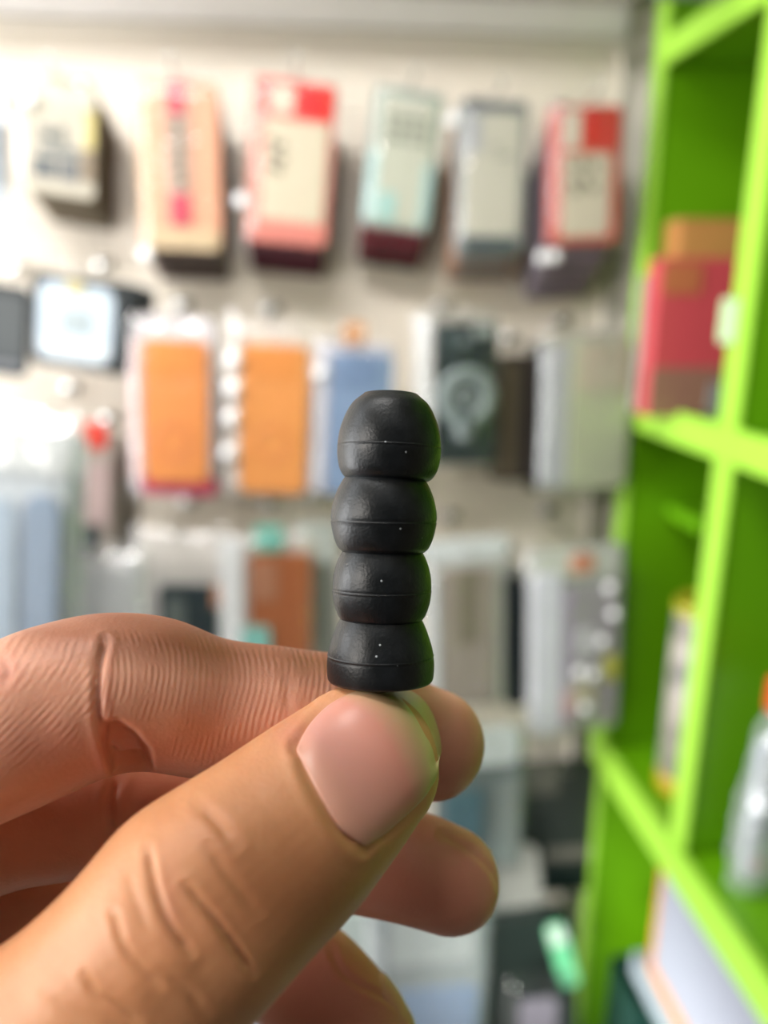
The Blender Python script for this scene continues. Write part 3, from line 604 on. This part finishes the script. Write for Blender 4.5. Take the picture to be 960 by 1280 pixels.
def loft(nm, nseg=48):
    s = spline(DIG[nm]); c = s[:, :3]; T = np.gradient(c, axis=0); T /= np.linalg.norm(T, axis=1)[:, None]
    # hemispherical cap
    t0 = T[-1]; e = s[-1].copy(); rows = [s[i] for i in range(len(s))]; TT = list(T)
    for k in range(1, 9):
        a = k/8.3*math.pi/2; r = e.copy(); r[:3] = e[:3]+t0*e[3]*math.sin(a); r[3] = e[3]*math.cos(a); r[4] = e[4]*math.cos(a); rows.append(r); TT.append(t0)
    for k in range(1, 9):                                            # rounded root inside the palm
        a = k/8.3*math.pi/2; r = s[0].copy(); r[:3] = s[0][:3]-T[0]*s[0][3]*math.sin(a)*.8; r[3] = s[0][3]*math.cos(a); r[4] = s[0][4]*math.cos(a); rows.insert(0, r); TT.insert(0, T[0])
    rows = np.array(rows); TT = np.array(TT)
    view = rows[:, :3]/np.linalg.norm(rows[:, :3], axis=1)[:, None]
    S = np.cross(view, TT); S /= np.linalg.norm(S, axis=1)[:, None]; N = np.cross(TT, S)   # N ~ depth axis
    N[(N*view).sum(1) < 0] *= -1
    FR[nm] = (rows, TT, S, N)
    th = np.linspace(0, 2*math.pi, nseg, endpoint=False)
    ring = rows[:, None, :3]+S[:, None, :]*(rows[:, 3][:, None, None]*np.cos(th)[None, :, None])+N[:, None, :]*(rows[:, 4][:, None, None]*np.sin(th)[None, :, None])
    return ring
verts, faces = [], []
for nm in DIG:
    ring = loft(nm); m_, n_ = ring.shape[:2]; o_ = len(verts); verts.extend(ring.reshape(-1, 3).tolist())
    for i in range(m_-1):
        for k in range(n_): faces.append((o_+i*n_+k, o_+i*n_+(k+1) % n_, o_+(i+1)*n_+(k+1) % n_, o_+(i+1)*n_+k))
    faces.append(tuple(o_+k for k in range(n_))[::-1]); faces.append(tuple(o_+(m_-1)*n_+k for k in range(n_)))
A = np.array([[RV[i], UV_[i], FV[i]] for i in range(3)])
def towld(v): return (np.asarray(v)/1000) @ A.T + np.array(CO)
hv = towld(verts)
me = bpy.data.meshes.new('hand_base'); me.from_pydata(hv.tolist(), [], faces)
bm = bmesh.new(); bm.from_mesh(me); bmesh.ops.recalc_face_normals(bm, faces=bm.faces); bm.to_mesh(me); bm.free()
tmp = bpy.data.objects.new('hand_base', me); scn.collection.objects.link(tmp)
md = tmp.modifiers.new('r', 'REMESH'); md.mode = 'VOXEL'; md.voxel_size = .00034
md2 = tmp.modifiers.new('s', 'SMOOTH'); md2.factor = .5; md2.iterations = 5
dg = bpy.context.evaluated_depsgraph_get(); me = bpy.data.meshes.new_from_object(tmp.evaluated_get(dg)); me.name = 'hand'
bpy.data.objects.remove(tmp)
nV = len(me.vertices); co = np.empty(nV*3, 'f'); me.vertices.foreach_get('co', co); co = co.reshape(-1, 3).astype(float)
# blend the finger roots into the palm
l0 = (co-np.array(CO)) @ A; wgt = np.clip((-60-(480+FPX*l0[:, 0]/l0[:, 2]))/200, 0, 1)[:, None]*.95
ed = np.empty(len(me.edges)*2, 'i'); me.edges.foreach_get('vertices', ed); ed = ed.reshape(-1, 2)
deg = np.bincount(ed.ravel(), minlength=nV)[:, None]
for it in range(45):
    acc = np.stack([np.bincount(ed[:, 0], co[ed[:, 1], c], nV)+np.bincount(ed[:, 1], co[ed[:, 0], c], nV) for c in range(3)], 1)
    co = co+(acc/deg-co)*wgt
me.vertices.foreach_set('co', co.astype('f').ravel()); me.update()
no = np.empty(nV*3, 'f'); me.vertices.foreach_get('normal', no) if False else me.vertex_normals.foreach_get('vector', no)
no = no.reshape(-1, 3).astype(float)
loc = (co-np.array(CO)) @ A*1000                                      # camera axes, mm
nl = no @ A
px = 480+FPX*loc[:, 0]/loc[:, 2]; py = 640-FPX*loc[:, 1]/loc[:, 2]
vis = np.clip(-(nl*loc).sum(1)/np.linalg.norm(loc, axis=1)*2.5, 0, 1)
# which digit, and where along it
names = list(DIG); best = np.full(nV, 1e9); dig = np.zeros(nV, int); uu = np.zeros(nV); ang = np.zeros(nV)
for di, nm in enumerate(names):
    rows, TT, S, N = FR[nm]; rr = rows[::2]; arc = np.concatenate([[0], np.cumsum(np.linalg.norm(np.diff(rr[:, :3], axis=0), axis=1))])
    for s0 in range(0, nV, 40000):
        q = loc[s0:s0+40000]; D_ = np.linalg.norm(q[:, None, :]-rr[None, :, :3], axis=2)-rr[None, :, 3]*.9
        j = D_.argmin(1); dm = D_[np.arange(len(q)), j]; sel = dm < best[s0:s0+40000]
        idx = np.nonzero(sel)[0]; jj = j[idx]; off = q[idx]-rr[jj, :3]
        best[s0+idx] = dm[idx]; dig[s0+idx] = di
        uu[s0+idx] = arc[jj]+(off*TT[::2][jj]).sum(1); ang[s0+idx] = np.arctan2((off*N[::2][jj]).sum(1), (off*S[::2][jj]).sum(1))
I = {n: i for i, n in enumerate(names)}
disp = np.zeros(nV)
def seg_dist(poly):
    d = np.full(nV, 1e9)
    for (x0, y0), (x1, y1) in zip(poly, poly[1:]):
        vx, vy = x1-x0, y1-y0; t = np.clip(((px-x0)*vx+(py-y0)*vy)/(vx*vx+vy*vy), 0, 1)
        d = np.minimum(d, np.hypot(px-x0-t*vx, py-y0-t*vy))
    return d
def crs(poly, n=8):
    P = [np.array(p, float) for p in poly]; P = [2*P[0]-P[1]]+P+[2*P[-1]-P[-2]]; o = []
    for i in range(1, len(P)-2):
        for k in range(n):
            t = k/n; a, b_, c, d_ = P[i-1:i+3]; o.append(tuple(.5*((2*b_)+(c-a)*t+(2*a-5*b_+4*c-d_)*t*t+(3*b_-a-3*c+d_)*t**3)))
    o.append(tuple(P[-2])); return o
def crease(poly, w, depth, digit, bulge=.2):
    global disp
    p_ = crs(poly); d = seg_dist(p_); m = (dig == I[digit])*vis
    # fade towards the ends of the line
    e = np.minimum(np.hypot(px-poly[0][0], py-poly[0][1]), np.hypot(px-poly[-1][0], py-poly[-1][1]))
    fade = np.clip(e/(w*2.5), .25, 1)
    disp += m*fade*depth*(-np.exp(-(d/w)**2)+bulge*np.exp(-((d-2.3*w)/(1.3*w))**2))
def blob(cx, cy, rx, ry, h, digit, rot=0):
    global disp
    c_, s__ = math.cos(math.radians(rot)), math.sin(math.radians(rot)); X = (px-cx)*c_+(py-cy)*s__; Y = -(px-cx)*s__+(py-cy)*c_
    disp += (dig == I[digit])*vis*h*np.exp(-(X/rx)**2-(Y/ry)**2)
# thumb knuckle wrinkles
for poly, w, dp_ in (([(186, 1062), (195, 1110), (211, 1153), (238, 1190)], 4.5, .46), ([(232, 1107), (258, 1136), (285, 1172), (314, 1214)], 4.5, .42), ([(250, 1006), (272, 1028), (292, 1052)], 7, .26),
                   ([(143, 1141), (155, 1180), (172, 1204), (200, 1231)], 4.5, .34), ([(105, 1219), (120, 1243), (143, 1258), (172, 1279)], 4.5, .34), ([(160, 1090), (172, 1130), (186, 1165)], 5, .12),
                   ([(262, 1060), (288, 1098), (322, 1140)], 6, .16), ([(205, 1215), (235, 1240), (255, 1268)], 6, .15), ([(60, 1240), (85, 1262), (110, 1280)], 6, .15)):
    crease(poly, w, dp_, 'thumb')
blob(215, 1200, 38, 20, .30, 'thumb', 55); blob(262, 1170, 30, 18, .25, 'thumb', 55); blob(170, 1240, 30, 16, .2, 'thumb', 50)
# nail walls: cuticle, lower and upper side
NU = crs([(370, 938), (386, 908), (410, 883), (440, 867), (468, 861)]); ND = crs([(456, 1058), (480, 1042), (503, 1022), (528, 998), (542, 975)])
NC = crs([(370, 938), (384, 966), (402, 1000), (424, 1036), (456, 1058)]); NF = crs([(468, 861), (508, 865), (535, 889), (548, 932), (542, 975)])
crease([(372, 930), (384, 966), (402, 1000), (424, 1036), (452, 1060)], 7, .22, 'thumb', .6)
crease([(456, 1060), (480, 1044), (503, 1024), (524, 1000)], 5, .14, 'thumb', .5)
crease([(370, 936), (386, 906), (410, 880), (436, 866)], 5, .18, 'thumb', .6)
blob(455, 960, 75, 65, -.35, 'thumb', 0)
# index finger folds
crease([(131, 802), (124, 840), (122, 875), (126, 912), (136, 945), (150, 972)], 4.5, .6, 'index', .22)
crease([(118, 815), (114, 845)], 4, .15, 'index')
crease([(356, 838), (359, 862), (360, 892)], 5, .16, 'index')
crease([(366, 842), (368, 870)], 4, .08, 'index')
blob(232, 900, 45, 46, .35, 'index'); blob(86, 900, 30, 40, .3, 'index'); blob(150, 800, 60, 18, .25, 'index')
def pocket(poly, h, soft, digit):
    global disp
    ins = np.zeros(nV, bool)
    for (x0, y0), (x1, y1) in zip(poly, poly[1:]+poly[:1]):
        ins ^= ((y0 > py) != (y1 > py)) & (px < (x1-x0)*(py-y0)/((y1-y0) if y1 != y0 else 1e-9)+x0)
    t = np.clip(np.where(ins, seg_dist(poly+poly[:1]), 0)/soft, 0, 1)
    disp -= (dig == I[digit])*np.clip(vis*1.5, 0, 1)*h*t*t*(3-2*t)
pocket([(124, 898), (150, 896), (174, 912), (192, 936), (198, 990), (140, 996), (126, 945)], 2.5, 19, 'index')
crease([(414, 1186), (424, 1210), (445, 1229), (480, 1246), (512, 1266)], 4, .2, 'ring', .5)
crease([(552, 1042), (590, 1066), (613, 1088), (624, 1110)], 4, .22, 'middle', .5)
crease([(2, 822), (12, 840), (4, 856)], 4, .2, 'index')
# middle finger folds
crease([(146, 972), (138, 1000), (141, 1030), (150, 1052)], 6, .6, 'middle'); blob(185, 1005, 25, 25, .25, 'middle')
crease([(520, 1140), (470, 1110)], 12, .05, 'middle')
# soft irregularity
rs = np.random.RandomState(3)
for k in range(26):
    f = rs.normal(size=3)*.22; disp += .035*np.sin(loc @ f+rs.rand()*6.28)
co2 = co+no*disp[:, None]/1000
me.vertices.foreach_set('co', co2.astype('f').ravel())
hand_o = towld([DIG['palm'][0][:3]])[0]
# attributes for the skin shader
rx_ = uu.copy(); isI = dig == I['index']
v_ = (py-860)/10
along = np.where(px < 124, (px*0.70+(py-900)*.62+ (py-900)**2*.0016)/10.5, (px+ (py-850)**2*.0022+np.sin(py/23.)*3)/10.0)
m_top = np.clip((975-py-np.clip(px-125, 0, 300)*.06)/60, 0, 1)*np.clip((py-785)/20, 0, 1)
ridge_mask = np.zeros(nV); ridge_mask[isI] = (m_top*(1-np.exp(-((px-155)/40)**2-((py-940)/38)**2)*.0-1.0*((px>100)&(px<215)&(py>900)))*np.clip((520-px)/60, 0, 1))[isI]*.9
isR = dig == I['ring']; isM = dig == I['middle']
along = np.where(isR | isM, uu*1.05+.3*np.sin(ang*4), along)
ridge_mask[isR] = np.clip((px[isR]-330)/40, 0, 1)*.5; ridge_mask[isM] = np.clip((px[isM]-420)/40, 0, 1)*.22
red = np.zeros(nV)
def rb(cx, cy, rx, ry, a, d=None):
    m = 1.0 if d is None else (dig == I[d]); 
    global red; red = red+m*a*np.exp(-((px-cx)/rx)**2-((py-cy)/ry)**2)
rb(60, 940, 90, 50, .7, 'index'); rb(130, 890, 14, 60, .5, 'index'); rb(5, 840, 18, 22, .7, 'index'); rb(160, 940, 40, 30, .5, 'index'); rb(300, 950, 160, 40, .35, 'index'); rb(560, 950, 60, 60, .55, 'index')
rb(368, 920, 26, 22, .8, 'thumb'); rb(215, 1120, 14, 50, .35, 'thumb'); rb(255, 1160, 60, 30, .12, 'thumb')
rb(520, 1110, 90, 60, .7, 'middle'); rb(420, 1240, 110, 70, .9, 'ring'); rb(60, 1040, 90, 60, .3, 'middle')
red += .25*np.clip(isM*1.0+isR*1.0+(dig == I['little']), 0, 1)
def attr(nm, arr, typ='FLOAT'):
    a = me.attributes.new(nm, typ, 'POINT')
    a.data.foreach_set('value' if typ == 'FLOAT' else 'vector', np.asarray(arr, 'f').ravel())
attr('ridge_u', along); attr('ridge_mask', ridge_mask); attr('redness', np.clip(red, 0, 1))
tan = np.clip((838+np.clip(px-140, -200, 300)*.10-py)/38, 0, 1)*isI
tan = np.maximum(tan, (dig == I['thumb'])*np.exp(-((px-360)/120)**2-((py-1110)/110)**2)*.6)  # thumb patch: tan and the thumb's shade together in the colour
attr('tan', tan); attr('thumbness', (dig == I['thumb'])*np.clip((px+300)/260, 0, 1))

SK = bpy.data.materials.new('skin'); SK.use_nodes = True; nt = SK.node_tree; b = nt.nodes['Principled BSDF']; L = nt.links.new
def node(t, **kw):
    n = nt.nodes.new(t)
    for k, v in kw.items():
        if k.startswith('i'): n.inputs[int(k[1:])].default_value = v
        else: setattr(n, k, v)
    return n
ar = node('ShaderNodeAttribute', attribute_name='redness'); au = node('ShaderNodeAttribute', attribute_name='ridge_u'); am = node('ShaderNodeAttribute', attribute_name='ridge_mask'); at_ = node('ShaderNodeAttribute', attribute_name='thumbness')
tc = node('ShaderNodeTexCoord'); nA = node('ShaderNodeTexNoise'); nA.inputs['Scale'].default_value = 160; nA.inputs['Detail'].default_value = 5
nB = node('ShaderNodeTexNoise'); nB.inputs['Scale'].default_value = 1500; nB.inputs['Detail'].default_value = 3
nC = node('ShaderNodeTexVoronoi'); nC.inputs['Scale'].default_value = 2300
for q in (nA, nB, nC): L(tc.outputs['Object'], q.inputs['Vector'])
mA = node('ShaderNodeMix', data_type='RGBA'); mA.inputs[6].default_value = (.70, .355, .245, 1); mA.inputs[7].default_value = (.60, .285, .14, 1); L(at_.outputs['Fac'], mA.inputs[0])
mN = node('ShaderNodeMix', data_type='RGBA', blend_type='MULTIPLY'); mN.inputs[0].default_value = 1.0
rpp = node('ShaderNodeValToRGB'); rpp.color_ramp.elements[0].position = .3; rpp.color_ramp.elements[1].position = .75; rpp.color_ramp.elements[0].color = (.90, .84, .80, 1); rpp.color_ramp.elements[1].color = (1.05, 1.06, 1.06, 1)
L(nA.outputs['Fac'], rpp.inputs[0]); L(mA.outputs[2], mN.inputs[6]); L(rpp.outputs[0], mN.inputs[7])
mR = node('ShaderNodeMix', data_type='RGBA'); mR.inputs[7].default_value = (.54, .19, .135, 1); L(mN.outputs[2], mR.inputs[6])
mm_ = node('ShaderNodeMath', operation='MULTIPLY', i1=.75); L(ar.outputs['Fac'], mm_.inputs[0]); L(mm_.outputs[0], mR.inputs[0])
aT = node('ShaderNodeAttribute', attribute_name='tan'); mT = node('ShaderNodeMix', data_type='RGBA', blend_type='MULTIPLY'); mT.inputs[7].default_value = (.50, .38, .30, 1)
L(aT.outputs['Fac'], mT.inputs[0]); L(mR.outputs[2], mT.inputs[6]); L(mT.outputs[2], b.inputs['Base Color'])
b.inputs['Subsurface Weight'].default_value = .35; b.inputs['Subsurface Radius'].default_value = (1, .35, .18); b.inputs['Subsurface Scale'].default_value = .0022
b.inputs['Roughness'].default_value = .48; b.inputs['Specular IOR Level'].default_value = .45
# friction ridges
w1 = node('ShaderNodeMath', operation='MULTIPLY', i1=6.2832*1.28); L(au.outputs['Fac'], w1.inputs[0])
wn = node('ShaderNodeMath', operation='MULTIPLY_ADD', i1=9.0); L(nA.outputs['Fac'], wn.inputs[0]); L(w1.outputs[0], wn.inputs[2])
sn = node('ShaderNodeMath', operation='SINE'); L(wn.outputs[0], sn.inputs[0]); sm = node('ShaderNodeMath', operation='MULTIPLY'); nD = node('ShaderNodeTexNoise'); nD.inputs['Scale'].default_value = 420; L(tc.outputs['Object'], nD.inputs['Vector'])
rm = node('ShaderNodeMapRange', i1=.38, i2=.62); L(nD.outputs['Fac'], rm.inputs['Value']); rm2 = node('ShaderNodeMath', operation='MULTIPLY'); L(rm.outputs[0], rm2.inputs[0]); L(am.outputs['Fac'], rm2.inputs[1])
L(sn.outputs[0], sm.inputs[0]); L(rm2.outputs[0], sm.inputs[1])
ad = node('ShaderNodeMath', operation='MULTIPLY_ADD', i1=.95); L(nB.outputs['Fac'], ad.inputs[0]); L(sm.outputs[0], ad.inputs[2])
ae = node('ShaderNodeMath', operation='MULTIPLY_ADD', i1=-.5); L(nC.outputs['Distance'], ae.inputs[0]); L(ad.outputs[0], ae.inputs[2])
bp = node('ShaderNodeBump'); bp.inputs['Strength'].default_value = .42; bp.inputs['Distance'].default_value = .000085
L(ae.outputs[0], bp.inputs['Height']); L(bp.outputs[0], b.inputs['Normal'])

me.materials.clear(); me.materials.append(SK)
me.transform(Matrix.Translation(-Vector(hand_o)))
hand = link('hand', me); hand.location = hand_o
me.polygons.foreach_set('use_smooth', [True]*len(me.polygons))
hand['label'] = 'bare left hand pinching the stack of black ear tips between thumb and index finger'; hand['category'] = 'hand'
me.update()

# nails (children of the hand)
bv = BVHTree.FromPolygons([tuple(v) for v in co2.tolist()], [tuple(p.vertices) for p in me.polygons])
def nail_mat(nm, colr, rough):
    m = bpy.data.materials.new(nm); m.use_nodes = True; nt = m.node_tree; b = nt.nodes['Principled BSDF']
    b.inputs['Roughness'].default_value = rough; b.inputs['Subsurface Weight'].default_value = .3; b.inputs['Subsurface Radius'].default_value = (1, .4, .25); b.inputs['Subsurface Scale'].default_value = .0015
    a = nt.nodes.new('ShaderNodeAttribute'); a.attribute_name = 'free'
    r = nt.nodes.new('ShaderNodeValToRGB'); r.color_ramp.elements[0].position = 0; r.color_ramp.elements[0].color = (colr[0]*1.02, colr[1]*1.12, colr[2]*1.0, 1)
    e = r.color_ramp.elements.new(.25); e.color = colr+(1,)
    e = r.color_ramp.elements.new(.62); e.color = (colr[0]*1.0, colr[1]*.92, colr[2]*.85, 1)
    r.color_ramp.elements[-1].position = .86; r.color_ramp.elements[-1].color = (.52, .40, .20, 1)
    nt.links.new(a.outputs['Fac'], r.inputs[0]); nt.links.new(r.outputs[0], b.inputs['Base Color'])
    tc = nt.nodes.new('ShaderNodeTexCoord'); n = nt.nodes.new('ShaderNodeTexNoise'); n.inputs['Scale'].default_value = 700
    bp = nt.nodes.new('ShaderNodeBump'); bp.inputs['Strength'].default_value = .12; bp.inputs['Distance'].default_value = .0001
    nt.links.new(tc.outputs['Object'], n.inputs['Vector']); nt.links.new(n.outputs['Fac'], bp.inputs['Height']); nt.links.new(bp.outputs[0], b.inputs['Normal'])
    return m
M_nail = nail_mat('nail', (.62, .285, .235), .34)
def mesh_grid(nm, G, FRm, m, thick):
    nt_, ns_ = G.shape[:2]; me = bpy.data.meshes.new(nm)
    f = [(i*ns_+k, i*ns_+k+1, (i+1)*ns_+k+1, (i+1)*ns_+k) for i in range(nt_-1) for k in range(ns_-1)]
    me.from_pydata((G.reshape(-1, 3)-np.array(hand_o)).tolist(), [], f)
    a = me.attributes.new('free', 'FLOAT', 'POINT'); a.data.foreach_set('value', FRm.astype('f').ravel())
    o = link(nm, me, m, hand, True); s = o.modifiers.new('s', 'SOLIDIFY'); s.thickness = thick; s.offset = 1 if True else 0
    s2 = o.modifiers.new('b', 'SUBSURF'); s2.levels = 1; s2.render_levels = 1
    return o
def res(poly, n):
    P = np.array(poly); L_ = np.concatenate([[0], np.cumsum(np.hypot(*np.diff(P, axis=0).T))]); t = np.linspace(0, L_[-1], n)
    return np.stack([np.interp(t, L_, P[:, 0]), np.interp(t, L_, P[:, 1])], 1)
def nail_px(up, dn, cu, fr, n=26, lift=.00030, digit='thumb'):
    """Coons patch in the view, dropped on the finger, then lifted off it"""
    U, D_, Cq, Fq = res(up, n), res(dn, n), res(cu, n), res(fr, n)     # U: s=0, D: s=1 along t ; C: t=0, F: t=1 along s
    G = np.zeros((n, n, 3)); FM = np.zeros((n, n))
    for i in range(n):
        t = i/(n-1)
        for k in range(n):
            s = k/(n-1)
            p = (1-s)*U[i]+s*D_[i]+(1-t)*Cq[k]+t*Fq[k]-((1-s)*(1-t)*U[0]+s*(1-t)*D_[0]+(1-s)*t*U[-1]+s*t*D_[-1])
            d = ray(*p).normalized(); h = bv.ray_cast(CO, d)
            if h[0] is None:
                q = bv.find_nearest(CO+d*.0905*1.05); h = q
            e = min(1, min(s, 1-s)*9); ec = min(1, t*4.5)
            G[i, k] = np.array(h[0]+h[1]*(lift*(1.5*min(e, ec)-.6)+.00008)); FM[i, k] = t
    for it in range(6):
        G[1:-1, 1:-1] = (G[1:-1, 1:-1]*2+G[:-2, 1:-1]+G[2:, 1:-1]+G[1:-1, :-2]+G[1:-1, 2:])/6
    return G, FM
G, FM = nail_px(NU, ND, NC, NF)
mesh_grid('thumb_nail', G, FM, M_nail, .00035)
def nail_loft(nm, t0, ang0, half, digit, over=.0006, lift=1.035, n=18):
    rows, TT, S, N = FR[digit]; arc = np.concatenate([[0], np.cumsum(np.linalg.norm(np.diff(rows[:, :3], axis=0), axis=1))]); tot = arc[-1]
    G = np.zeros((n, n, 3)); FM = np.zeros((n, n)); u0 = tot-t0
    for i in range(n):
        t = i/(n-1); u = u0+(tot-2.2-u0)*t; hw = half*(1-.25*(1-t)**2)
        def at_(a_): return np.array([np.interp(u, arc, a_[:, c]) for c in range(a_.shape[1])])
        r_ = at_(rows); s_, n_ = at_(S), at_(N)
        # flatter in length than the fingertip's dome: keep the radius up
        r3, r4 = max(r_[3], rows[-9, 3]*.80), max(r_[4], rows[-9, 4]*.80)
        for k in range(n):
            q = -1+2*k/(n-1); a = math.radians(ang0+q*hw); lf = lift-.055*max(0, abs(q)-.7)/.3-.05*max(0, .12-t)/.12
            G[i, k] = r_[:3]+(s_*r3*math.cos(a)+n_*r4*math.sin(a))*lf; FM[i, k] = t
    return towld(G.reshape(-1, 3)).reshape(n, n, 3), FM
for nm, t0, a0, half, dg_ in (('index_nail', 11.5, 62, 50, 'index'), ('middle_nail', 13.0, 48, 52, 'middle'), ('ring_nail', 12.5, -4, 50, 'ring')):
    G, FM = nail_loft(nm, t0, a0, half, dg_)
    mesh_grid(nm, G, FM, M_nail, .00035)
for o in scn.objects:
    for k in ('_w', '_h'):
        if k in o: del o[k]
print('HAND VERTS', nV)

for o in scn.objects:
    if 'label' in o and not 4 <= len(o['label'].split()) <= 16: print('LABEL LEN', len(o['label'].split()), o['label'])
